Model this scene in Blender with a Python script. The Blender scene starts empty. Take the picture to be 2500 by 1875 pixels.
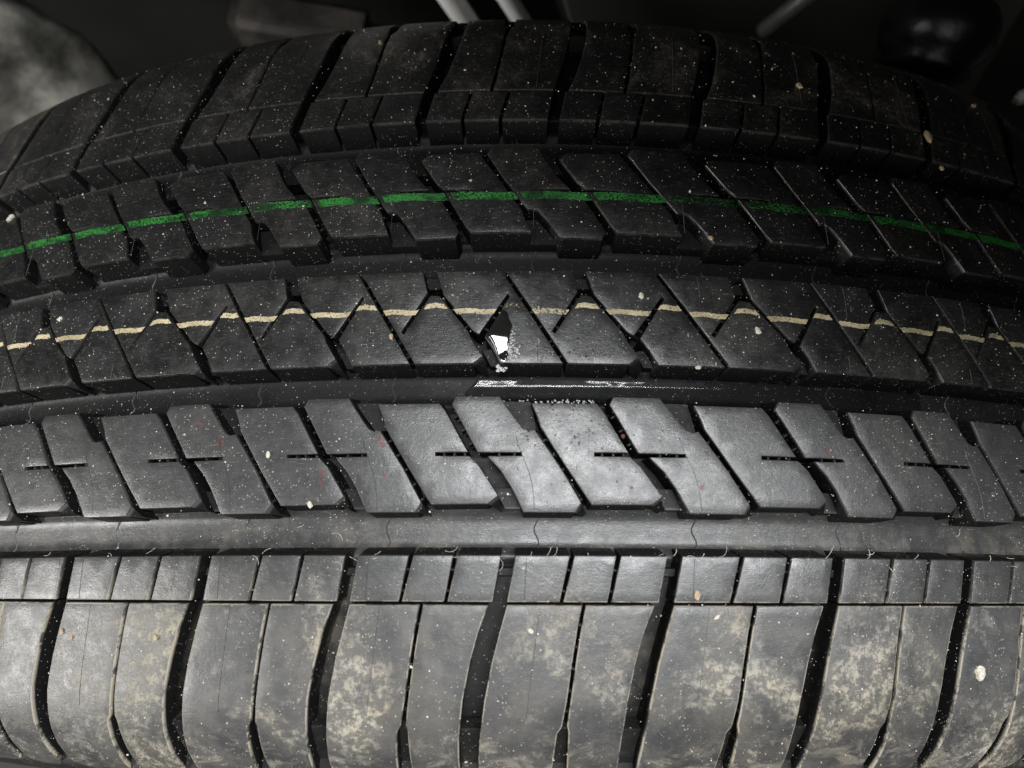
import bpy, bmesh, math, random
import numpy as np
from mathutils import Vector, Matrix
from mathutils.geometry import delaunay_2d_cdt
rnd = random.Random(7)
scn = bpy.context.scene
C = scn.collection

# ---------------------------------------------------------------- camera, world, lamps, exposure
cd = bpy.data.cameras.new('camera'); cam = bpy.data.objects.new('camera', cd); C.objects.link(cam)
cd.sensor_width = 36.0; cd.lens = 25.03; cd.clip_start = .01; cd.clip_end = 60
def _rot(t, y, r):
    ct, st = math.cos(t), math.sin(t); cy, sy = math.cos(y), math.sin(y); cr, sr = math.cos(r), math.sin(r)
    Rx = Matrix(((1,0,0),(0,ct,-st),(0,st,ct))); Ry = Matrix(((cy,0,sy),(0,1,0),(-sy,0,cy))); Rz = Matrix(((cr,-sr,0),(sr,cr,0),(0,0,1)))
    return Ry @ Rx @ Rz
mw = _rot(.2867, .0102, .0043).to_4x4(); mw.translation = Vector((0, -.0568, .4789)); cam.matrix_world = mw
cd.dof.use_dof = True; cd.dof.focus_distance = .157; cd.dof.aperture_fstop = 14.0
scn.camera = cam
w = bpy.data.worlds.new('World'); scn.world = w; w.use_nodes = True
w.node_tree.nodes['Background'].inputs[0].default_value = (.8, .9, 1, 1)
w.node_tree.nodes['Background'].inputs[1].default_value = .004
def lamp(name, loc, target, size, power, col=(1,1,1), size_y=None):
    l = bpy.data.lights.new(name, 'AREA'); l.energy = power; l.color = col; l.size = size
    if size_y: l.shape = 'RECTANGLE'; l.size_y = size_y
    o = bpy.data.objects.new(name, l); C.objects.link(o); o.location = loc
    o.rotation_euler = (Vector(target) - Vector(loc)).to_track_quat('-Z', 'Y').to_euler()
    return o
lamp('tube_lamp', (.30, -.035, 1.25), (.30, -.035, 0), .95, 17.5, (.97, .985, 1), .10)
lamp('ceiling_lamp', (.05, -.40, 1.30), (.04, -.04, .34), 1.1, 1.0, (.98, .99, 1), .50)
lamp('bay_lamp', (-1.0, -.42, .66), (-.02, -.03, .33), .40, 10.5, (1, .98, .95))
lamp('shop_lamp', (-.25, -1.2, 1.1), (0, -.08, .33), .8, 3.4, (1, .985, .96))
scn.view_settings.view_transform = 'Standard'; scn.view_settings.look = 'None'
scn.view_settings.exposure = 0.0; scn.view_settings.gamma = 1
scn.render.engine = 'CYCLES'

# ---------------------------------------------------------------- tags
def tag(o, label=None, cat=None, group=None, kind=None):
    if label: o['label'] = label
    if cat: o['category'] = cat
    if group: o['group'] = group
    if kind: o['kind'] = kind
    return o
def mesh_obj(name, verts, faces, mat, parent=None, smooth=True, sharp=None, attrs=None):
    me = bpy.data.meshes.new(name); me.from_pydata([tuple(v) for v in verts], [], faces)
    if smooth:
        me.polygons.foreach_set('use_smooth', [True]*len(me.polygons))
        if sharp: me.set_sharp_from_angle(angle=math.radians(sharp))
    if attrs:
        for k, vals in attrs.items():
            vals = np.asarray(vals, dtype=np.float32)
            if vals.ndim == 2: at = me.attributes.new(k, 'FLOAT_VECTOR', 'POINT'); at.data.foreach_set('vector', vals.ravel())
            else: at = me.attributes.new(k, 'FLOAT', 'POINT'); at.data.foreach_set('value', vals)
    me.materials.append(mat); me.update()
    o = bpy.data.objects.new(name, me); C.objects.link(o)
    if parent: o.parent = parent
    return o

# ---------------------------------------------------------------- tyre geometry (metres): w = arc length across the tread, a = arc length round it
R0, K, S1, RHO, DW = .34, 1.2828, .074, .030, .0002
_s, _r, _a = [0.], [R0], [0.]
for i in range(1150):
    s, r, a = _s[-1], _r[-1], _a[-1]
    if s < S1 and i < 500: a = math.atan(2*K*s)
    elif a < 1.40: a = a + DW/RHO
    else: a = a + DW/.28
    _s.append(s + math.cos(a)*DW); _r.append(r - math.sin(a)*DW); _a.append(a)
    if _r[-1] < .222: break
PW = np.arange(len(_s))*DW; PS = np.array(_s); PR = np.array(_r); PA = np.array(_a); WMAX = PW[-1]
def surf(a, w, h):
    a = np.asarray(a, float); w = np.asarray(w, float); h = np.asarray(h, float)
    aw = np.abs(w); s = np.interp(aw, PW, PS); r = np.interp(aw, PW, PR); an = np.interp(aw, PW, PA)
    s = (s + h*np.sin(an))*np.sign(w); r = r + h*np.cos(an); th = a/R0
    return np.stack([r*np.sin(th), s, r*np.cos(th)], -1)
# pitch anchors (mm): the measured, unequal pitches of the tread, then regular ones round the back
NOM = 32.31
anch = [-139.4, -106.0, -71.3, -39.8, -8.84, 23.47, 58.96, 90.93, 122.6]
TOT = 2*math.pi*R0*1000
NP = 66; rest = NP - (len(anch)-1); gap = TOT - (anch[-1]-anch[0])
alla = anch + [anch[-1] + gap*(i+1)/rest for i in range(rest)]
ext = np.array([anch[0]-gap/rest*j for j in (3,2,1)] + alla + [alla[-1]+34*j for j in (1,2,3)])
ext_t = np.arange(len(ext)) - 3.0
def A(x, k):     # template mm inside pitch k -> arc mm
    return np.interp(np.asarray(x, float)/NOM + k, ext_t, ext)
KV = list(range(0, 9))      # pitches the photo can see, one object per block
KB = list(range(9, NP))     # round the back

# templates, mm. (x, w[, drop])
def F(pts): return [tuple(p) for p in pts]
RIB_A = F([(-5.0,-19.9),(-4.2,-18.3),(4.9,-18.3),(6.2,-20.3),(8.2,-23.1),(9.6,-24.8),(10.8,-25.3),(12.0,-25.1),(17.3,-32.9),(21.2,-39.6),(22.4,-41.7,2.2),(20.0,-41.5),(9.8,-41.5),(7.3,-36.6),(5.2,-33.4),(3.2,-31.3),(2.6,-30.45),(9.4,-30.4),(9.4,-29.75),(.6,-29.75),(-5.0,-19.9)])[:-1]
RIB_B = F([(11.4,-19.7),(24.6,-19.7),(25.9,-21.2),(30.9,-29.7),(24.0,-29.7),(24.0,-30.4),(31.2,-30.45),(33.2,-32.4),(36.2,-37.0),(37.0,-38.3),(37.7,-40.9,2.4),(35.0,-39.9),(23.3,-40.0),(18.2,-32.5),(13.2,-24.6),(12.7,-22.8)])
CEN_A = F([(-9.2,9.4),(5.1,9.4),(17.9,-11.3),(5.0,-11.3),(3.4,-8.2),(1.7,-5.6),(6.9,3.6),(6.4,4.1),(.5,-5.0),(-.2,-4.6),(-1.0,-4.0),(-7.5,4.0),(-7.9,5.4)])
CEN_B = F([(6.0,9.4),(20.0,9.4),(21.2,4.5),(15.7,-4.3),(16.3,-4.8),(21.9,3.9),(24.0,3.7),(30.6,-4.5),(31.2,-6.0),(33.6,-9.8),(34.5,-11.9,2.3),(31.6,-11.3),(19.0,-11.3)])
def sh_edge(x1a,x1b,x2a,x2b): return F([(x1a,-49.8),(x2a,-49.8),(x2b,-58.55),(x1b,-58.55)])
SHE = [sh_edge(8.2,6.6,18.9,16.8), sh_edge(19.8,17.6,28.1,26.2), sh_edge(29.0,27.0,37.7,36.0)]
wideR = [(6.6,-59.15),(5.2,-64),(3.6,-70),(2.2,-77),(1.2,-84.5),(.8,-90),(.8,-97)]
wideL = [(2.9,-59.15),(1.0,-64),(-.7,-70),(-2.2,-77),(-3.1,-84.6),(-3.3,-90),(-3.3,-97)]
sip = [(21.6,-59.15),(20.6,-64),(19.6,-70),(18.6,-77),(18.0,-81.8)]
SHB1 = F(wideR + [(5,-99.5),(12,-99.5),(15.4,-98),(15.8,-90),(16.4,-83.4),(17.3,-82.0)] + [(x-.4,y) for x,y in sip[::-1][1:]])
SHB2 = F([(x+.4,y) for x,y in sip] + [(18.7,-83.2),(18.7,-90),(18.8,-98),(22,-99.5),(27,-99.5)] + [(x+NOM,y) for x,y in wideL[::-1]])
def mirror(p):
    out = []
    for q in p:
        if q[1] > -43: out.append((22.8-q[0], -q[1]-.8*(41.5+q[1])/23) + tuple(q[2:]))
        else: out.append((23.7-q[0], -q[1]) + tuple(q[2:]))
    return out
BLOCKS = [('intermediate_block', RIB_A), ('intermediate_block', RIB_B), ('centre_block', CEN_A), ('centre_block', CEN_B)]
BLOCKS += [('shoulder_edge_block', b) for b in SHE] + [('shoulder_block', SHB1), ('shoulder_block', SHB2)]
BLOCKS += [(n, mirror(p)) for n, p in BLOCKS if n != 'centre_block']

RIBS = [(-41.5,-18.3),(-11.3,9.4),(18.3,41.5)]
def area(p): return .5*sum(p[i][0]*p[(i+1)%len(p)][1]-p[(i+1)%len(p)][0]*p[i][1] for i in range(len(p)))
def offset(pts, d):
    n = len(pts); out = []
    for i in range(n):
        p0, p1, p2 = Vector(pts[i-1]), Vector(pts[i]), Vector(pts[(i+1) % n])
        e1 = (p1-p0).normalized(); e2 = (p2-p1).normalized()
        n1 = Vector((-e1.y, e1.x)); n2 = Vector((-e2.y, e2.x)); m = n1+n2
        L = m.length
        if L < 1e-4: m = n1; k = 1
        else: m = m/L; k = min(1/max(m.dot(n1), .35), 1.6)
        out.append(tuple(p1 + m*d*k))
    return out
def draft(w):
    for e, sgn in ((-41.5,-1),(-40.0,-1),(-18.3,1),(-19.7,1),(-11.3,-1),(9.4,1),(17.5,-1),(18.95,-1),(41.5,1),(40.0,1),(-49.8,1),(49.8,-1)):
        if abs(w-e) < .5: return sgn*1.1
    return 0.
def block_mesh(tpl, k, fine=True):
    """verts (x,w,h mm in template space), faces, edge attribute"""
    tpl = list(tpl)
    if area(tpl) < 0: tpl = tpl[::-1]
    top = [(q[0], q[1]) for q in tpl if len(q) == 2]
    # facet for the chamfered low corner
    low = []
    idx = [i for i, q in enumerate(tpl) if len(q) == 3]
    for i in idx: low.append((tpl[i-1][:2], tpl[i], tpl[(i+1) % len(tpl)][:2]))
    step = 2.6 if fine else 9
    dense = []
    for i in range(len(top)):
        p, q = Vector(top[i]), Vector(top[(i+1) % len(top)])
        m = max(1, int(math.ceil((q-p).length/step)))
        for j in range(m):
            dense.append(tuple(p.lerp(q, j/m)))
    n = len(dense); V = []; E = []; Fc = []
    rings = [(.26, 0.), (.08, -.05), (0., -.24)] if fine else [(.2, 0.), (0., -.2)]
    for d, h in rings:
        for p in offset(dense, d): V.append((p[0], p[1], h)); E.append(1.0 if d == 0 else (.7 if h < 0 else 0.))
    # wall bottoms
    for p in dense:
        V.append((p[0], p[1]+draft(p[1]), -6.9)); E.append(0.)
    R = len(rings)
    for r in range(R):
        for i in range(n):
            j = (i+1) % n
            Fc.append((r*n+i, (r+1)*n+i, (r+1)*n+j, r*n+j))
    # top cap
    inner = [Vector(v[:2]) for v in V[:n]]
    pts = list(inner)
    if fine:
        xs = [p.x for p in inner]; ys = [p.y for p in inner]
        from mathutils import geometry
        gy = min(ys)+1.6
        while gy < max(ys)-1:
            gx = min(xs)+1.6
            while gx < max(xs)-1:
                q = Vector((gx+rnd.uniform(-.2,.2), gy+rnd.uniform(-.2,.2)))
                ins = False; md = 9
                for i in range(n):
                    a_, b_ = inner[i], inner[(i+1) % n]
                    if (a_.y > q.y) != (b_.y > q.y) and q.x < (b_.x-a_.x)*(q.y-a_.y)/(b_.y-a_.y)+a_.x: ins = not ins
                    t = max(0, min(1, (q-a_).dot(b_-a_)/max((b_-a_).length_squared, 1e-9))); md = min(md, (a_.lerp(b_, t)-q).length)
                if ins and md > .9: pts.append(q)
                gx += 2.8
            gy += 2.8
    ov, oe, of, orig, _, _ = delaunay_2d_cdt(pts, [(i, (i+1) % n) for i in range(n)], [], 1, 1e-6)
    remap = {}
    for i, v in enumerate(ov):
        src = orig[i]
        s0 = [q for q in src if q < n]
        if s0: remap[i] = s0[0]
        else:
            remap[i] = len(V); V.append((v.x, v.y, 0.)); E.append(0.)
    for f in of:
        g = [remap[q] for q in f]
        if len(set(g)) < 3: continue
        ar = area([V[q] for q in g])
        Fc.append(tuple(g) if ar > 0 else tuple(g[::-1]))
    for a_, c_, b_ in low:
        i0 = len(V)
        cx, cy, dr = c_
        V += [(a_[0], a_[1], -.24), (cx, cy, -dr), (b_[0], b_[1], -.24), (a_[0], a_[1], -6.9), (cx, cy+draft(a_[1])*.6, -6.9), (b_[0], b_[1], -6.9)]; E += [.6, .6, .6, 0, 0, 0]
        Fc += [(i0, i0+1, i0+2), (i0, i0+3, i0+4, i0+1), (i0+1, i0+4, i0+5, i0+2)]
    V = np.array(V); x = A(V[:, 0], k)/1000; w_ = V[:, 1]/1000
    h = V[:, 2]/1000
    P = surf(x, w_, h)
    return P, Fc, np.stack([x, w_, h], -1), np.array(E)

# ---------------------------------------------------------------- materials
class NT:
    def __init__(s, name):
        s.m = bpy.data.materials.new(name); s.m.use_nodes = True; s.t = s.m.node_tree; s.n = s.t.nodes; s.p = s.n['Principled BSDF']; s.out = s.n['Material Output']
    def new(s, typ, **kw):
        o = s.n.new(typ)
        for k, v in kw.items(): setattr(o, k, v)
        return o
    def link(s, a, b): s.t.links.new(a, b)
    def put(s, sock, v):
        if isinstance(v, bpy.types.NodeSocket): s.link(v, sock)
        else: sock.default_value = v
    def math(s, op, a, b=0., clamp=False):
        o = s.new('ShaderNodeMath', operation=op, use_clamp=clamp); s.put(o.inputs[0], a); s.put(o.inputs[1], b); return o.outputs[0]
    def mr(s, v, a, b, c=0., d=1., smooth=True):
        o = s.new('ShaderNodeMapRange', interpolation_type='SMOOTHSTEP' if smooth else 'LINEAR'); s.put(o.inputs[0], v)
        for i, q in enumerate((a, b, c, d)): s.put(o.inputs[i+1], q)
        return o.outputs[0]
    def noise(s, vec, scale, detail=4, rough=.6, dist=0.):
        o = s.new('ShaderNodeTexNoise'); s.link(vec, o.inputs['Vector']); o.inputs['Scale'].default_value = scale; o.inputs['Detail'].default_value = detail
        o.inputs['Roughness'].default_value = rough; o.inputs['Distortion'].default_value = dist; return o.outputs[0]
    def mapping(s, vec, rot=(0,0,0), sc=(1,1,1), loc=(0,0,0)):
        o = s.new('ShaderNodeMapping'); s.link(vec, o.inputs[0]); o.inputs['Rotation'].default_value = rot; o.inputs['Scale'].default_value = sc; o.inputs['Location'].default_value = loc; return o.outputs[0]
    def mix(s, f, a, b):
        o = s.new('ShaderNodeMix', data_type='RGBA'); s.put(o.inputs[0], f)
        for sock, v in ((o.inputs[6], a), (o.inputs[7], b)): s.put(sock, v if isinstance(v, bpy.types.NodeSocket) else tuple(v)+(1,))
        return o.outputs[2]
def rubber(name, base=(.0065,.0066,.0067), film=(.024,.0243,.0245), floor=False):
    N = NT(name); at = N.new('ShaderNodeAttribute', attribute_name='tw'); u = at.outputs['Vector']
    e_ = N.new('ShaderNodeAttribute', attribute_name='edge').outputs['Fac']
    sep = N.new('ShaderNodeSeparateXYZ'); N.link(u, sep.inputs[0]); a_, w_, h_ = sep.outputs
    top = N.mr(h_, -.0009, -.0003)                       # the worn, filmed tread face; the shade of the walls below is painted in
    g1_ = 0
    if floor: top = N.math('ADD', N.math('MULTIPLY', N.math('MULTIPLY', N.mr(w_, -.0400, -.0415), N.mr(w_, -.0520, -.0500)), .85), .12)  # film on the lowest groove floor; shade of the other floors painted dark
    near = N.mr(w_, -.050, -.066); low = N.mr(w_, -.078, -.094); far = N.mr(w_, .045, .075); deep = N.mr(h_, -.0055, -.0068)
    big = N.noise(u, 34, 4, .62, .5); mid = N.noise(u, 170, 6, .72, .5); fin = N.noise(u, 900, 4, .75, .2)
    patch = N.mr(N.math('ADD', N.math('MULTIPLY', big, .72), N.math('MULTIPLY', mid, .28)), .475, .63)
    gran = N.mr(N.math('ADD', N.math('MULTIPLY', N.noise(u, 330, 5, .75, .3), .6), N.math('MULTIPLY', fin, .4)), .47, .57)
    d = N.math('MULTIPLY', patch, N.math('ADD', N.math('MULTIPLY', gran, .74), .22))
    amt = N.math('ADD', N.math('MULTIPLY', near, .66), N.math('ADD', N.math('MULTIPLY', low, .2), N.math('ADD', N.math('MULTIPLY', far, .22), .05)))
    dust = N.math('MULTIPLY', N.math('MULTIPLY', d, amt), N.mr(a_, -.115, -.055, .35, 1.15))
    sm = N.mr(N.noise(N.mapping(u, sc=(1,1.7,1), rot=(0,0,.3)), 110, 6, .74, .7), .47, .64)
    dust = N.math('MAXIMUM', dust, N.math('MULTIPLY', low, N.math('MULTIPLY', sm, .42)))
    haze = N.math('MULTIPLY', near, N.mr(N.noise(N.mapping(u, loc=(.4,.1,0)), 80, 5, .7, .3), .38, .66)); haze = N.math('MULTIPLY', haze, .13)
    dust = N.math('MAXIMUM', dust, haze)
    scr = N.mr(N.noise(N.mapping(u, rot=(0,0,math.radians(38)), sc=(.10,1,1)), 700, 3, .7), .60, .70)
    dust = N.math('MAXIMUM', dust, N.math('MULTIPLY', N.math('MULTIPLY', scr, near), N.math('MULTIPLY', patch, .5)))
    dust = N.math('MULTIPLY', dust, top)
    edge = N.math('MULTIPLY', N.math('MULTIPLY', e_, N.mr(N.noise(u, 190, 4, .75), .38, .56)), N.math('ADD', N.math('MULTIPLY', near, 1.35), .07))
    edge = N.math('MULTIPLY', edge, N.mr(h_, -.0011, -.0003))
    dust = N.math('MAXIMUM', dust, edge)
    nearw = N.mr(w_, -.040, -.046)
    silt = N.math('MULTIPLY', N.math('MULTIPLY', nearw, N.mr(h_, -.0035, -.0060)), N.mr(N.math('ADD', N.math('MULTIPLY', big, .5), N.math('MULTIPLY', mid, .5)), .46, .64, .0, .17))
    dust = N.math('MAXIMUM', dust, silt)
    st = N.noise(N.mapping(u, rot=(0,0,math.radians(58)), sc=(.07,1,.07)), 4200, 3, .7)
    st2 = N.noise(N.mapping(u, rot=(0,0,math.radians(58)), sc=(.16,1,1), loc=(.1,.2,0)), 2300, 3, .8)
    glint = N.math('MULTIPLY', N.math('MULTIPLY', N.mr(st2, .62, .70), .30), top)  # slanted glints of light on the mould grain, painted into the colour
    def specks(scale, dens, rad):
        v = N.new('ShaderNodeTexVoronoi'); N.link(u, v.inputs['Vector']); v.inputs['Scale'].default_value = scale
        c = N.new('ShaderNodeSeparateColor'); N.link(v.outputs['Color'], c.inputs[0])
        q = N.math('MULTIPLY', N.math('SUBTRACT', 1., N.mr(v.outputs['Distance'], rad*.5, rad)), N.math('GREATER_THAN', c.outputs[0], 1-dens))
        return N.math('MULTIPLY', q, N.mr(c.outputs[1], 0, 1, .2, .9))
    sp = N.math('MAXIMUM', N.math('MULTIPLY', specks(1700, .30, .30), N.mr(N.noise(u, 70, 3), .42, .62, .12, .8)), specks(700, .12, .15))
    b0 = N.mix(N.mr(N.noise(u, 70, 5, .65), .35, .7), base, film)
    b0 = N.mix(N.math('MULTIPLY', N.mr(w_, -.0170, -.0200), .8), b0, (.040,.0403,.0405))  # near ribs painted lighter, the light on them put into the colour
    b0 = N.mix(N.math('MULTIPLY', N.mr(w_, .008, .014), .5), b0, (.008,.008,.008))  # far side of the tread painted darker, its shade put into the colour
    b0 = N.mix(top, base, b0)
    if floor: near = N.math('MULTIPLY', near, 1.)
    b1 = N.mix(N.math('MULTIPLY', N.math('MULTIPLY', near, top), .85), b0, (.043,.0433,.0445))
    b2 = N.mix(N.math('MULTIPLY', N.mr(st, .52, .72), N.math('MULTIPLY', top, .16)), b1, (.16,.155,.14))
    b3 = N.mix(glint, b2, (.40,.38,.33))
    dc = N.mix(N.mr(N.noise(u, 55, 3), .35, .65), (.38,.335,.245), (.40,.37,.31))
    b4 = N.mix(N.math('MINIMUM', dust, .92), b3, dc)
    b5 = N.mix(sp, b4, (.58,.53,.43))
    N.link(b5, N.p.inputs['Base Color'])
    r = N.mr(N.noise(u, 240, 4, .7), .3, .7, .30, .44)
    r = N.math('ADD', r, N.math('MULTIPLY', dust, .5)); r = N.math('ADD', r, N.math('MULTIPLY', near, .06))
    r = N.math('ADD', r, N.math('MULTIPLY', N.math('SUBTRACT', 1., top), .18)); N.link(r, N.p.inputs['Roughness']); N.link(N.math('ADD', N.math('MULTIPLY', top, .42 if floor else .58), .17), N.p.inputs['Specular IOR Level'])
    bp = N.new('ShaderNodeBump'); bp.inputs['Strength'].default_value = .6; bp.inputs['Distance'].default_value = .00014
    hh = N.math('ADD', N.math('MULTIPLY', fin, .7), N.math('ADD', N.math('MULTIPLY', mid, .4), N.math('MULTIPLY', st, .25)))
    hh = N.math('ADD', hh, N.math('MULTIPLY', dust, 1.3)); hh = N.math('ADD', hh, N.math('MULTIPLY', sp, 1.5))
    N.link(hh, bp.inputs['Height']); N.link(bp.outputs[0], N.p.inputs['Normal'])
    return N.m
def paint(name, c1, c2, wear, scale=260):
    N = NT(name); at = N.new('ShaderNodeAttribute', attribute_name='tw'); v = at.outputs['Vector']
    n1 = N.noise(N.mapping(v, sc=(.45,1,1)), scale, 4, .65)
    N.link(N.mix(N.mr(n1, .38, .60), c1, c2), N.p.inputs['Base Color'])
    N.p.inputs['Roughness'].default_value = .5
    sep = N.new('ShaderNodeSeparateXYZ'); N.link(v, sep.inputs[0])
    n2 = N.noise(v, 1700, 5, .75)
    thr = N.math('ADD', wear, N.math('MULTIPLY', sep.outputs[2], .2))
    al = N.mr(n2, thr, N.math('ADD', thr, .06))
    N.link(al, N.p.inputs['Alpha'])
    return N.m
def plain(name, col, rough=.5, metal=0., nscale=60, var=.5, bump=.3):
    N = NT(name); g = N.new('ShaderNodeTexCoord').outputs['Object']
    n1 = N.noise(g, nscale, 5, .65)
    N.link(N.mix(N.mr(n1, .35, .68), tuple(c*(1-var) for c in col), col), N.p.inputs['Base Color'])
    N.p.inputs['Roughness'].default_value = rough; N.p.inputs['Metallic'].default_value = metal
    bp = N.new('ShaderNodeBump'); bp.inputs['Strength'].default_value = bump; bp.inputs['Distance'].default_value = .002; N.link(N.noise(g, nscale*3, 4), bp.inputs['Height']); N.link(bp.outputs[0], N.p.inputs['Normal'])
    return N.m
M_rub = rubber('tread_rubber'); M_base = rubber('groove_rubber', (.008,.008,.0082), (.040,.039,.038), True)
M_green = paint('green_paint', (.005,.035,.008), (.028,.19,.034), .40)
M_cream = paint('cream_paint', (.34,.29,.17), (.54,.46,.30), .385)
M_red = paint('red_paint', (.16,.022,.02), (.34,.05,.045), .38)
M_flash = plain('flash_rubber', (.07,.07,.07), .4, 0, 400, .4, .2)
M_stone = plain('pale_stone', (.78,.73,.62), .75, 0, 900, .35, .5)
M_tan = plain('tan_stone', (.55,.42,.26), .75, 0, 900, .35, .5)
N_ = NT('water'); N_.p.inputs['Base Color'].default_value = (1,1,1,1); N_.p.inputs['Transmission Weight'].default_value = 1; N_.p.inputs['IOR'].default_value = 1.33; N_.p.inputs['Roughness'].default_value = .02; M_water = N_.m
N_ = NT('thin_water'); N_.n.remove(N_.p); gl = N_.new('ShaderNodeBsdfGlossy'); gl.inputs['Roughness'].default_value = .11; tr = N_.new('ShaderNodeBsdfTransparent'); tr.inputs[0].default_value = (.72,.72,.72,1)
fr = N_.new('ShaderNodeFresnel'); fr.inputs[0].default_value = 1.30; mx = N_.new('ShaderNodeMixShader'); N_.link(fr.outputs[0], mx.inputs[0]); N_.link(tr.outputs[0], mx.inputs[1]); N_.link(gl.outputs[0], mx.inputs[2]); N_.link(mx.outputs[0], N_.out.inputs[0]); M_thin = N_.m
N_ = NT('wet_film'); N_.p.inputs['Base Color'].default_value = (.014,.014,.013,1); N_.p.inputs['Roughness'].default_value = .035; N_.p.inputs['Specular IOR Level'].default_value = .6; M_wet = N_.m

# ---------------------------------------------------------------- the wheel
wheel = bpy.data.objects.new('car_wheel', None); C.objects.link(wheel); wheel.location = (0, 0, 0)
tag(wheel, 'black car tyre with zigzag sipes, a green and a cream paint line, dusty near shoulder', 'car wheel')

# carcass and groove floor
def base_h(w):    # mm
    aw = abs(w)
    if aw > 99: return 0.
    if aw > 92: t = (aw-92)/7; t = t*t*(3-2*t); return -5.5*(1-t)
    for lo, hi in ((-49.8,-41.0),(-18.8,-11.3),(9.4,18.8),(41.0,49.8)):
        if lo-1.4 <= w <= hi+1.4:
            c = (lo+hi)/2; x = abs(w-c)/((hi-lo)/2)
            return -7.6 + 1.6*min(1, x)**5
    return -6.4 if aw > 49 else -7.3
wl = list(np.arange(0, 100, .7)) + list(np.arange(100, WMAX*1000, 4)) + [WMAX*1000]
wl = sorted(set([-q for q in wl] + wl)); wl = np.array(wl)
NA = 900
aa = np.arange(NA)/NA*TOT
# finer round the visible arc
GA, GW = np.meshgrid(aa/1000, wl/1000)
GH = np.array([base_h(q) for q in wl])[:, None]/1000 * np.ones_like(GA)
P = surf(GA, GW, GH); nw, na = GA.shape
fc = [(i*na+j, i*na+(j+1) % na, (i+1)*na+(j+1) % na, (i+1)*na+j) for i in range(nw-1) for j in range(na)]
aw_ = np.where(GA > TOT/2000, GA-TOT/1000, GA)
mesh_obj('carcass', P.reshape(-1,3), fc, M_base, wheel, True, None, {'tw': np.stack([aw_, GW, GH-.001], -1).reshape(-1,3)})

# blocks
back = [[], [], []]; off = 0
for name, tpl in BLOCKS:
    for k in KV:
        P, fcs, tw, ed = block_mesh(tpl, k)
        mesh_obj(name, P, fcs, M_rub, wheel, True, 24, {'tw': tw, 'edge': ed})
    for k in KB:
        P, fcs, tw, ed = block_mesh(tpl, k, False)
        back[0].append(P); back[1] += [tuple(q+off for q in f) for f in fcs]; back[2].append(tw); off += len(P)
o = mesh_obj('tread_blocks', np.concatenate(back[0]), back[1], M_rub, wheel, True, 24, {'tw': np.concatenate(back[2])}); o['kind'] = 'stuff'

# small things in the grooves: tie bars (raised floors) and lugs that bridge the sipes
def prism(quad, h0, h1, k, acc):
    """quad in template mm, from depth h0 (top) to h1"""
    if area(quad) < 0: quad = quad[::-1]
    n = len(quad); b = len(acc[0])
    for h, ins in ((h0, .12), (h0-.15, 0), (h1, 0)):
        for q in offset(quad, ins):
            acc[0].append((A(q[0], k)/1000, q[1]/1000, h/1000))
    acc[1].append(tuple(b+i for i in range(n)))
    for r in (0, 1):
        for i in range(n): j = (i+1) % n; acc[1].append((b+r*n+i, b+(r+1)*n+i, b+(r+1)*n+j, b+r*n+j))
def flush(name, acc, mat, edge=.0):
    V = np.array(acc[0]); P = surf(V[:,0], V[:,1], V[:,2]); tw = V.copy(); tw[:,2] -= .001
    return mesh_obj(name, P, acc[1], mat, wheel, True, 24, {'tw': tw})
def lugs(p, q, n, hw, acc, k, depth=-.9):
    for i in range(n):
        t = (i+.6)/n; c = Vector(p).lerp(Vector(q), t); d = (Vector(q)-Vector(p)).normalized()*.28; nn = Vector((-d.y, d.x)).normalized()*hw
        prism([tuple(c-d-nn), tuple(c+d-nn), tuple(c+d+nn), tuple(c-d+nn)], depth-rnd.uniform(0,.4), -4, k, acc)
lg = [[], []]
for k in KV:
    TB = []
    def bar(q, h0, nm='tie_bar'):
        acc = [[], []]; prism(q, h0, -6.5, k, acc); flush(nm, acc, M_base)
    for mir in (False, True):
        mm = mirror if mir else (lambda p: p)
        bar(mm([(3.6,-36.6),(7.6,-36.6),(9.6,-40.9),(6.0,-40.9)]), -3.2)      # end of the wide slant groove
        bar(mm([(5.0,-18.6),(11.3,-18.6),(12.7,-24.7),(9.9,-24.9)]), -3.6, 'notch_floor')
        bar(mm([(4.9,-52.4),(8.2,-52.4),(7.9,-54.0),(4.5,-54.0)]), -3.3)
        bar(mm([(-3.4,-84.4),(1.6,-84.4),(1.2,-98),(-3.8,-98)]), -2.6, 'groove_step')
        bar(mm([(15.6,-82.8),(19.0,-82.8),(19.0,-98),(15.2,-98)]), -2.6, 'groove_step')
        bar(mm([(21.0,-59),(22.4,-59),(19.0,-81.9),(17.2,-81.9)]), -4.2, 'groove_step')
        for p, q, n in (((-5.2,-20.6),(-.4,-29.0),3),((12.9,-25.4),(21.9,-40.2),5),((24.4,-30.06),(31.0,-30.06),3),((3.0,-30.08),(9.2,-30.08),2),
                        ((19.3,-50.2),(17.2,-58.2),2),((28.5,-50.2),(26.6,-58.2),2),((21.5,-60.5),(18.1,-81),5)):
            a2, b2 = mm([p, q]); lugs(a2, b2, n, .5, lg, k)
    bar([(-12.2,9.0),(-8.6,9.0),(-8.0,6.4),(-11.4,6.4)], -2.6)
    bar([(.9,-7.6),(3.0,-7.2),(5.4,-11.2),(2.8,-11.2)], -3.0)
    for p, q, n in (((5.9,8.6),(18.2,-10.8),6),((-7.6,3.2),(-1.2,-4.6),2),((6.2,3.2),(1.4,-4.6),3),((21.2,3.2),(16.4,-4.2),3)):
        lugs(p, q, n, .5, lg, k)
flush('sipe_lugs', lg, M_base)['kind'] = 'stuff'

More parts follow.
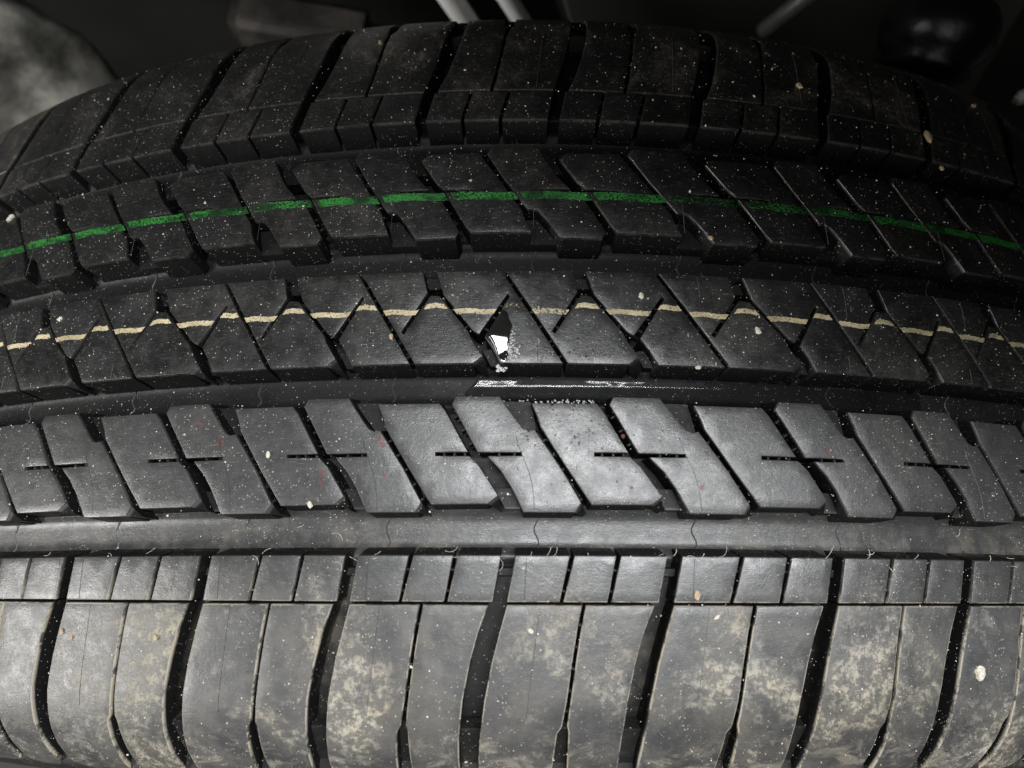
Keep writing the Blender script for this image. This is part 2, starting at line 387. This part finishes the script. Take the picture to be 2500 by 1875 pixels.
# thin mould flash lines, one per pitch, hugging blocks and groove floors
def ribbon(pts, k, acc, wid=.14, lift=.10):
    pts = [Vector(p) for p in pts]
    for i in range(len(pts)-1):
        if False: pass
    b = len(acc[0]); n = len(pts)
    for i, p in enumerate(pts):
        d = (pts[min(i+1, n-1)]-pts[max(i-1, 0)]); d2 = Vector((d.x, d.y)).normalized(); nn = Vector((-d2.y, d2.x))*wid/2
        for sgn, hh in ((-1, 0), (0, 1), (1, 0)):
            acc[0].append((A(p.x+nn.x*sgn, k)/1000, (p.y+nn.y*sgn)/1000, (p.z + lift*hh - .02)/1000))
    for i in range(n-1):
        for j in (0, 1): q = b+i*3+j; acc[1].append((q, q+3, q+4, q+1))
def curve(f, w0, w1, h, n=14): return [(f(w0+(w1-w0)*i/n), w0+(w1-w0)*i/n, h) for i in range(n+1)]
acc = [[], []]
for k in KV:
    s = 13.2+rnd.uniform(-.5,.5)
    ribbon(curve(lambda w: s+.4*math.sin(w*.3), 9.0, 1.2, 0.), k, acc); ribbon(curve(lambda w: s-.6, -1.6-6, -11.0, 0.), k, acc)
    ribbon(curve(lambda w: 7.6+8.0*(1/(1+math.exp((w+31)/2.6)))*.55, -26.2, -41.0, 0.), k, acc)
    ribbon(curve(lambda w: 13.4+.06*w, -50.2, -58.2, 0.), k, acc); ribbon(curve(lambda w: 13.0+.13*(w+59), -59.6, -80, 0.), k, acc, .12, .08)
    ribbon(curve(lambda w: 12.0, 19.5, 27, 0.), k, acc); ribbon(curve(lambda w: 13.0+.1*(w-60), 60, 80, 0.), k, acc)
    for lo, hi in ((-49.0,-42.2),(-17.8,-12.2),(10.4,17.8),(42.2,49.0)):
        xx = 12.5+rnd.uniform(-1,1); c = (lo+hi)/2
        ribbon([(xx+.5*math.sin(i), lo+(hi-lo)*i/8, -7.6+1.6*min(1, abs(lo+(hi-lo)*i/8-c)/((hi-lo)/2+.5))**5+.02) for i in range(9)], k, acc, .3, .15)
flush('mould_flash', acc, M_flash)['kind'] = 'stuff'

# painted lines
def stripe(name, segs, wc, half, mat, slopeL, k, wear=0., h=.05):
    for (x0, x1, dwv, sl0, sl1, wr) in segs:
        n = 26; V = []; tw = []; f = []
        ph = rnd.uniform(0, 9)
        for i in range(n+1):
            t = i/n; jag = rnd.uniform(-.07,.07)
            bow = -.18*math.cos(t*math.pi*2+ph*.2)*.8
            for j, (sg) in enumerate((-1, -.33, .33, 1)):
                wv = wc + dwv + half*sg + bow + (jag if abs(sg) == 1 else 0) + (rnd.uniform(-.06,.06) if abs(sg) == 1 else 0)
                xx = x0+(x1-x0)*t + (1-t)*sl0*(wv-wc) + t*sl1*(wv-wc)
                a_ = A(xx, k)/1000; V.append(surf(a_, wv/1000, h/1000)); tw.append((a_, wv/1000, wr))
        for i in range(n):
            for j in range(3): q = i*4+j; f.append((q, q+4, q+5, q+1))
        mesh_obj(name, V, f, mat, wheel, True, None, {'tw': tw})
for k in KV:
    wr = .0
    stripe('cream_line', [(-4.9,3.9,-.1,-.80,.60,wr), (4.9,10.5,1.25,.60,-.62,.75 if k == 4 else wr), (11.7,19.2,-.1,-.62,.63,wr+(.35 if k == 4 else 0)), (20.2,26.3,1.25,.63,-.80,wr)], .2, .56, M_cream, 0, k)
    # green: F2 mirrored narrow at w 28.2, F1 mirrored
    f2 = 23.7-(12.6+(28.2-24.5)*.60); f1 = 23.7-(32.31-1.3)    # ~8.9 and ~-7.3
    stripe('green_line', [(f1+.9, f2-.75, rnd.uniform(-.1,.1), -.62, -.62, rnd.choice((0,.1,.2) if k < 6 else (0,.2,.4))), (f2+.65, f1+NOM-.5, .15+rnd.uniform(-.1,.1), -.62, -.62, rnd.choice((0,.1,.25) if k != 5 else (.6,)))], 28.1, 1.02, M_green, 0, k)
def blob(a_, w_, r, mat, name, par=None, n=14, h=.06, wear=.3):
    V = [surf(a_/1000, w_/1000, h/1000)]; tw = [(a_/1000, w_/1000, wear)]
    for i in range(n):
        t = i/n*2*math.pi; rr = r*rnd.uniform(.7,1.2)
        V.append(surf((a_+rr*math.cos(t))/1000, (w_+rr*math.sin(t)*1.2)/1000, h/1000)); tw.append((a_/1000+rr*math.cos(t)/1000, w_/1000+rr*math.sin(t)/1000, wear+.3))
    return mesh_obj(name, V, [(0, 1+i, 1+(i+1) % n) for i in range(n)], mat, par, True, None, {'tw': tw})

# rim behind the tyre
def lathe(prof, n=96, ax='y'):
    V = []; f = []
    for i in range(n):
        t = 2*math.pi*i/n
        for r, y in prof: V.append((r*math.sin(t), y, r*math.cos(t)))
    m = len(prof)
    for i in range(n):
        for j in range(m-1):
            a_ = i*m+j; b_ = ((i+1) % n)*m+j; f.append((a_, b_, b_+1, a_+1))
    return V, f
ys = float(np.interp(WMAX, PW, PS))
V, f = lathe([(.222,-ys-.002),(.229,-ys+.004),(.222,-ys+.010),(.205,-ys+.02),(.195,0),(.205,ys-.02),(.222,ys-.010),(.229,ys-.004),(.222,ys+.002)])
M_rim = plain('rim_metal', (.35,.35,.36), .35, 1, 30, .3, .1)
rim = mesh_obj('rim', V, f, M_rim, wheel, True, 35)
V, f = lathe([(.198,-.03),(.19,-.045),(.12,-.05),(.075,-.062),(.05,-.05),(.001,-.05)]); mesh_obj('wheel_face', V, f, M_rim, wheel, True, 35)

# red paint freckles left on one rib
for a_, w_, r in ((-28.4,-26.7,.5),(-26.9,-34.2,.35),(-68.4,-22.1,.5),(-62.3,-26.5,.45),(-63.6,-27.1,.4),(-40.1,-33.6,.6),(-40,-35.6,.4),(64.5,-28.1,.5),(36.9,-36.3,.5),(22.3,-36.5,.3),(99.4,-26.8,.35),(21,-26.3,.5),(-27.5,-28,.6)):
    blob(a_, w_, r, M_red, 'paint_freckle', wheel, h=.06, wear=.4)

# ---------------------------------------------------------------- water: a leak-test bubble, foam, drops and the wet groove
def fan(name, out, H, mat, rings=7, base=.02, power=2.0, skew=(0,0), shape=None):
    c = (sum(p[0] for p in out)/len(out)+skew[0], sum(p[1] for p in out)/len(out)+skew[1]); V = [(c[0], c[1], base+H)]; f = []
    pts = []
    for i in range(len(out)):
        p, q = Vector(out[i]), Vector(out[(i+1) % len(out)])
        for j in range(4): pts.append(p.lerp(q, j/4))
    n = len(pts)
    for r in range(1, rings+1):
        t = r/rings
        for p in pts: V.append((c[0]+(p.x-c[0])*t, c[1]+(p.y-c[1])*t, base+H*(1-t**power)))
    for i in range(n):
        j = (i+1) % n; f.append((0, 1+i, 1+j))
        for r in range(rings-1): b = 1+r*n; f.append((b+i, b+n+i, b+n+j, b+j))
    if shape:
        R = [0.] + [r/rings for r in range(1, rings+1) for p in pts]
        V = [(x, y, base + shape(x, y, t)) for (x, y, z), t in zip(V, R)]
    V = np.array(V)/1000
    return mesh_obj(name, surf(V[:,0], V[:,1], V[:,2]), f, mat, None, True)
def bub(x, y, t):
    pl = .85 - .085*(math.sqrt((y+4.8)**2+.25) - (y+4.8)) - .10*(x+4)
    e = (1-t)*4.5
    return 0. if e < .01 else 1/((1/max(pl,.05)**5+1/e**5)**.2)
o = fan('soap_bubble', [(-3.6,.5),(-2.4,-.1),(-2.1,-1.6),(-1.4,-3.0),(-1.7,-4.4),(-1.9,-5.8),(-2.4,-7.4),(-2.2,-9.0),(-2.3,-10.3),(-3.0,-11.0),(-3.9,-10.6),(-4.6,-9.0),(-5.6,-7.2),(-6.9,-5.6),(-6.3,-4.2),(-5.2,-2.2)], 1.15, M_wet, 16, .01, 1.9, (.2,.3), bub)
tag(o, 'glossy water bubble welling from the sipe by the break in the cream line', 'water bubble')
def wet_h(w):
    c = -15.05; x = (w-c)/3.75; return -7.30 + 1.7*abs(x)**2.4
V = []; f = []; na_, nw_ = 220, 17
for i in range(na_+1):
    a_ = -12+108*i/na_
    lo = -18.6+.35*math.sin(a_*.5)+.25*math.sin(a_*1.7)+rnd.uniform(-.03,.03); hi = -12.5+.25*math.sin(a_*.23)+.12*math.sin(a_*1.1)
    if i < 6: m_ = i/6; lo = -16+(lo+16)*m_; hi = -16+(hi+16)*m_
    for j in range(nw_+1):
        w_ = lo+(hi-lo)*j/nw_; e = min(j, nw_-j)/nw_
        V.append((a_, w_, wet_h(w_)-.25*(1-min(1, e*6))+.007*math.sin(a_*.9+w_)+.004*math.sin(a_*2.3)))
for i in range(na_):
    for j in range(nw_): q = i*(nw_+1)+j; f.append((q, q+nw_+1, q+nw_+2, q+1))
V = np.array(V)/1000
o = mesh_obj('water_film', surf(V[:,0], V[:,1], V[:,2]), f, M_thin)
tag(o, 'thin shiny film of water lying along the groove below the cream painted rib', 'water film')
def ico(r, seed, jag=.0, sub=1):
    bm = bmesh.new(); bmesh.ops.create_icosphere(bm, subdivisions=sub, radius=r)
    rr = random.Random(seed)
    for v in bm.verts: v.co *= 1+rr.uniform(-jag, jag)
    V = [tuple(v.co) for v in bm.verts]; f = [tuple(v.index for v in q.verts) for q in bm.faces]; bm.free(); return V, f
def frame(a_, w_, h):
    p = surf(a_/1000, w_/1000, h/1000); q = surf(a_/1000, w_/1000, (h+1)/1000); n = Vector(q-p).normalized(); t = Vector((math.cos(a_/1000/R0), 0, -math.sin(a_/1000/R0))); b = n.cross(t)
    return Vector(p), t, b, n
def scatter(name, items, mat, jag, sub, smooth, squash=.6):
    protos = [ico(1, sd, jag, sub) for sd in range(12)]; V = []; f = []
    for a_, w_, h, r in items:
        p, t, b, n = frame(a_, w_, h); pv, pf = rnd.choice(protos); an = rnd.uniform(0, 6.28); ca, sa = math.cos(an), math.sin(an); o0 = len(V); el = rnd.uniform(.7,1.35)
        for x, y, z in pv:
            x, y = x*el, y; x, y = x*ca-y*sa, x*sa+y*ca; V.append(p+(t*x+b*y+n*z*squash)*r/1000)
        f += [tuple(q+o0 for q in g) for g in pf]
    return mesh_obj(name, V, f, mat, None, smooth)
foam = []
for i in range(120):
    w_ = rnd.triangular(-10.9,-3.0,-9.0); x = -1.6-.12*(abs(w_+3)) + rnd.gauss(.25,.35) + (rnd.random()**2)*(2.2 if w_ < -7 else .3); foam.append((x, w_, .05, rnd.uniform(.06,.22)))
for i in range(40): foam.append((rnd.uniform(-4.6,-2.6), -11.6+rnd.gauss(0,.35), -2.3, rnd.uniform(.1,.35)))
for i in range(90): foam.append((rnd.uniform(-12,16), -18.4+rnd.gauss(0,.3), -5.2, rnd.uniform(.08,.28)))
N_ = NT('foam_glint'); N_.p.inputs['Base Color'].default_value = (.75,.75,.73,1); N_.p.inputs['Roughness'].default_value = .12; N_.p.inputs['Transmission Weight'].default_value = .45; M_foam = N_.m  # white base colour stands in for glints on the beads
o = scatter('foam', foam, M_foam, 0, 2, True, .9); tag(o, 'foam of tiny bubbles, whitened for its glints, along the edge of the water bubble', 'foam', kind='stuff')
drops = []
for i in range(420):
    a_ = rnd.gauss(10, 11); w_ = rnd.choice((rnd.uniform(-11,-5), rnd.uniform(-29,-20), rnd.uniform(-38,-20)))
    drops.append((a_, w_, .0, rnd.choice((.07,.1,.12,.16,.24))))
o = scatter('water_drops', drops, M_thin, 0, 2, True, .45); tag(o, 'fine spray of clear droplets on the blocks round the bubble', 'water drops', kind='stuff')

V = []; f = []
for i in range(55):
    a_, w_, h = (rnd.uniform(-130,125), -50.1+rnd.gauss(0,.5), rnd.uniform(-.6,.15)) if i < 50 else (rnd.uniform(-130,125), rnd.uniform(-49,-42), -7.3)
    an = rnd.gauss(0, .5); L = rnd.uniform(.8,3.6); kk = rnd.uniform(-.9,.9); b0 = len(V)
    for j in range(9):
        d = Vector((math.cos(an), math.sin(an), 0)); nn = Vector((-d.y, d.x, 0))*.035; c = Vector((a_, w_, h+.05+.12*math.sin(j*.6+i)))
        for q in (c-nn, c+Vector((0,0,.07)), c+nn): V.append(q/1000)
        a_ += d.x*L/8; w_ += d.y*L/8; an += kk*L/8
    for j in range(8):
        for q in (0, 1): b = b0+j*3+q; f.append((b, b+3, b+4, b+1))
V = np.array([tuple(v) for v in V])
o = mesh_obj('fibres', surf(V[:,0], V[:,1], V[:,2]), f, M_stone); tag(o, 'thin pale curly fibres caught along the lowest groove', 'fibres', kind='stuff')

# ---------------------------------------------------------------- grit and stones
def rib_h(w):
    for lo, hi in ((-49.6,-41.7),(-18.2,-11.5),(9.6,18.2),(41.7,49.6)):
        if lo < w < hi: return None
    return 0.
g1 = []
while len(g1) < 3400:
    a_ = rnd.uniform(-135,135); w_ = rnd.uniform(-96,88); h = rib_h(w_)
    if h is None:
        if rnd.random() < .6: continue
        h = -7.4
    g1.append((a_, w_, h+.03, (.05+.04*rnd.expovariate(1.0))*(1.15 if w_ > 0 else 1)))
o = scatter('grit', g1, M_stone, .3, 1, False, .7); tag(o, 'pale fine grit peppered over the whole tread', 'grit', kind='stuff')
stones = [(98.8,-72.5,1.7,'s','largest pale stone, flat on the dusty near shoulder at the right edge'),
 (109.0,57.6,1.5,'t','bright tan stone wedged on the dark far shoulder at upper right'),
 (72.4,67.0,1.2,'t','dull tan stone on the far shoulder below the round black rubber boot'),
 (25.9,4.0,.85,'s','white crumb just above the cream line, right of the water bubble'),
 (51.0,-2.9,.95,'s','white crumb just below the cream line on the darker right half of the centre rib'),
 (-141.0,39.2,1.3,'s','white stone at the left edge above the green line'),
 (134.5,76.4,1.1,'t','tan stone high on the far shoulder at the right edge'),
 (110.2,47.6,.9,'t','small brown crumb just below the bright tan stone at upper right'),
 (-36.1,77.7,.9,'t','tan crumb at the far tyre edge left of the metal rods'),
 (-110.9,5.3,.8,'s','white crumb above the cream line near the left edge'),
 (-26.8,-5.2,.7,'t','buff crumb on the centre rib left of the water bubble'),
 (42.4,18.6,.9,'t','brown crumb at the lower edge of the green striped rib'),
 (37.3,-11.6,.7,'s','cream crumb on the lower edge of the centre rib above the wet groove'),
 (-42.2,-39.9,.85,'s','pale crumb on the lower edge of the rib with plus-shaped sipes'),
 (-51.8,-29.6,.8,'s','white crumb just left of a plus-shaped sipe'),
 (-99.6,-65.1,.75,'t','left one of two orange crumbs beside a shoulder groove at lower left'),
 (-97.0,-66.3,.7,'t','right one of two orange crumbs beside a shoulder groove at lower left'),
 (-75.6,-65.9,.85,'t','buff flake on a clean shoulder block at lower left'),
 (39.1,-61.2,.65,'s','white crumb just below the thin shoulder sipe line right of centre'),
 (35.1,-57.1,1.0,'t','orange flake just above the thin shoulder sipe line right of centre'),
 (2.3,-63.8,.7,'s','white crumb on the shoulder block at bottom centre')]
for i, (a_, w_, r, kd, lab) in enumerate(stones):
    p, t, b, n = frame(a_, w_, 0); V, f = ico(1, 50+i, .22, 2 if i < 2 else 1); an = rnd.uniform(0,3.1); ca, sa = math.cos(an), math.sin(an)
    if i == 1: ca, sa, ex = 0., 1., 1.5
    else: ex = rnd.uniform(.95,1.35)
    W_ = [Vector(((t*(x*ex*ca-y*.8*sa)+b*(x*ex*sa+y*.8*ca)+n*(z*.5+.3))*r*.85/1000)) for x, y, z in V]
    o = mesh_obj('stone', W_, f, M_stone if kd == 's' else M_tan, None, False); o.location = p
    tag(o, lab, 'stone', 'stones lying on the tread')

# ---------------------------------------------------------------- what stands behind the wheel
def tube(p0, p1, r, n=24, cap=True, r1=None):
    p0, p1 = Vector(p0), Vector(p1); d = (p1-p0).normalized(); a_ = d.orthogonal().normalized(); b_ = d.cross(a_); r1 = r if r1 is None else r1
    V = []; f = []; L = (p1-p0).length; rs = [(0, .6*r), (.12*r/L, .9*r), (.35*r/L, r), (1-.35*r1/L, r1), (1-.12*r1/L, .9*r1), (1, .6*r1)]
    for t, q in rs:
        for i in range(n): an = 2*math.pi*i/n; V.append(p0+(p1-p0)*t+(a_*math.cos(an)+b_*math.sin(an))*q)
    for k in range(len(rs)-1):
        for i in range(n): j = (i+1) % n; f.append((k*n+i, k*n+j, (k+1)*n+j, (k+1)*n+i))
    f.append(tuple(range(n))[::-1]); f.append(tuple(range((len(rs)-1)*n, len(rs)*n)))
    return V, f
M_steel = plain('bright_steel', (.92,.92,.89), .35, .0, 40, .08, .1)
M_iron = plain('dark_iron', (.020,.018,.015), .7, 0, 30, .6, .5)
M_cast = plain('grey_casting', (.40,.39,.34), .75, 0, 34, .8, .4)
M_shield = plain('olive_shield', (.040,.040,.032), .7, 0, 8, .3, .2)
M_bracket = plain('brown_bracket', (.07,.062,.055), .8, 0, 26, .75, .6)
M_boot = plain('boot_rubber', (.008,.008,.009), .32, 0, 60, .3, .2)
V, f = tube((.044,.2,.06), (-.105,.2,.38), .0052); tag(mesh_obj('strut_rod', V, f, M_steel, None, True, 40), 'thicker left one of two bright steel rods behind the tyre', 'metal rod', 'bright rods behind the tyre')
V, f = tube((.075,.2,.06), (-.085,.2,.38), .0042); tag(mesh_obj('strut_rod', V, f, M_steel, None, True, 40), 'thinner right one of two bright steel rods behind the tyre', 'metal rod', 'bright rods behind the tyre')
V, f = tube((.124,.22,.178), (.147,.22,.214), .0042); tag(mesh_obj('steel_pin', V, f, plain('pin_steel', (.16,.16,.155), .4, .3, 60, .3, .1), None, True, 40), 'short round-ended steel pin at the upper edge in front of the olive shield', 'pin')
# lumpy casting
bm = bmesh.new(); bmesh.ops.create_icosphere(bm, subdivisions=5, radius=1)
from mathutils import noise as mnoise
for v in bm.verts:
    d = v.co.copy(); v.co = Vector((d.x*.088, d.y*.05, d.z*.085))*(1+.20*mnoise.noise(d*1.4+Vector((3,1,2)))+.07*mnoise.noise(d*4.2))
V = [tuple(v.co) for v in bm.verts]; f = [tuple(v.index for v in q.verts) for q in bm.faces]; bm.free()
o = mesh_obj('knuckle_casting', V, f, M_cast, None, True); o.location = (-.318, .215, .145); tag(o, 'mottled grey lumpy casting behind the tyre in the upper left corner', 'casting')
def slab(name, size, loc, rot, mat, bev=.006):
    bm = bmesh.new(); bmesh.ops.create_cube(bm, size=1)
    for v in bm.verts: v.co = Vector((v.co.x*size[0], v.co.y*size[1], v.co.z*size[2]))
    bmesh.ops.bevel(bm, geom=bm.edges[:], offset=bev, segments=3, affect='EDGES')
    me = bpy.data.meshes.new(name); bm.to_mesh(me); bm.free(); me.materials.append(mat)
    me.polygons.foreach_set('use_smooth', [True]*len(me.polygons)); me.set_sharp_from_angle(angle=.7)
    o = bpy.data.objects.new(name, me); C.objects.link(o); o.location = loc; o.rotation_euler = rot; return o
o = slab('backing_shield', (.26,.012,.34), (.185,.275,.06), (.1,-.28,.05), M_shield); tag(o, 'flat dim olive-grey shield behind the far tyre edge at upper right', 'shield')
o = slab('bracket', (.085,.03,.10), (-.128,.262,.105), (.1,.12,-.1), M_bracket, .008); tag(o, 'rusty brown bracket behind the tyre left of the steel rods', 'bracket')
o = slab('steel_tab', (.022,.004,.010), (.240,.165,.201), (.3,-.45,0), M_steel, .0015); tag(o, 'small bright steel tab at the right edge beside the far shoulder', 'metal tab')
# ball joint: ribbed rubber boot on a stem
bj = bpy.data.objects.new('ball_joint', None); C.objects.link(bj); bj.location = (.179,.175,.228); tag(bj, 'round black rubber boot on a dark arm in the upper right', 'ball joint')
prof = [(.0,.022),(.008,.0215),(.012,.019),(.0145,.0165),(.014,.0145),(.019,.011),(.0225,.005),(.0235,-.001),(.022,-.008),(.018,-.013),(.019,-.016),(.014,-.020),(.0,-.021)]
V, f = lathe([(r, z) for r, z in prof], 48); V = [(x, -z_ , y) for x, y, z_ in V]
b = mesh_obj('boot', V, f, M_boot, bj, True, 60); b.rotation_euler = (-.9,.35,0)
V, f = tube((0,.012,-.018), (.03,.06,-.20), .009, 20, True, .014); mesh_obj('stem', V, f, M_iron, bj, True, 40)
# inner arch and floor
o = slab('inner_arch', (1.8,.03,1.0), (0,.50,.12), (0,0,0), plain('arch_black', (.014,.014,.011), .8, 0, 6, .6, .3)); tag(o, 'dark inner panel closing the space behind the wheel', 'panel')
bpy.ops.mesh.primitive_plane_add(size=8, location=(0,0,-.352)); g = bpy.context.object; g.name = 'ground'; g['kind'] = 'structure'; g.data.materials.append(plain('workshop_floor', (.09,.088,.08), .8, 0, 3, .4, .3))

# added arch lip overhead, out of frame, shaped to shade the far right tread
lip = [(-.60,.42),(-.30,.20),(-.10,.055),(0,.006),(.06,-.012),(.12,-.026),(.2,-.034),(.3,-.036),(.42,-.034),(.6,-.034),(.9,-.034)]
V = []; f = []
for i, (x, y) in enumerate(lip):
    dz = -.35*max(0, abs(x)-.45)
    V += [(x,y,.60+dz),(x,y+.004,.615+dz),(x,.55,.70+dz),(x,.55,.69+dz),(x,y+.01,.60+dz)]
for i in range(len(lip)-1):
    for j in range(5): a_ = i*5+j; b_ = i*5+(j+1) % 5; f.append((a_, a_+5, b_+5, b_))
o = mesh_obj('shade_arch', V, f, plain('shade_arch_black', (.02,.02,.02), .6, 0, 30, .3, .2), None, True, 40); tag(o, 'added unseen black arch lip, shaped to shade the far right of the tread', 'wheel arch')
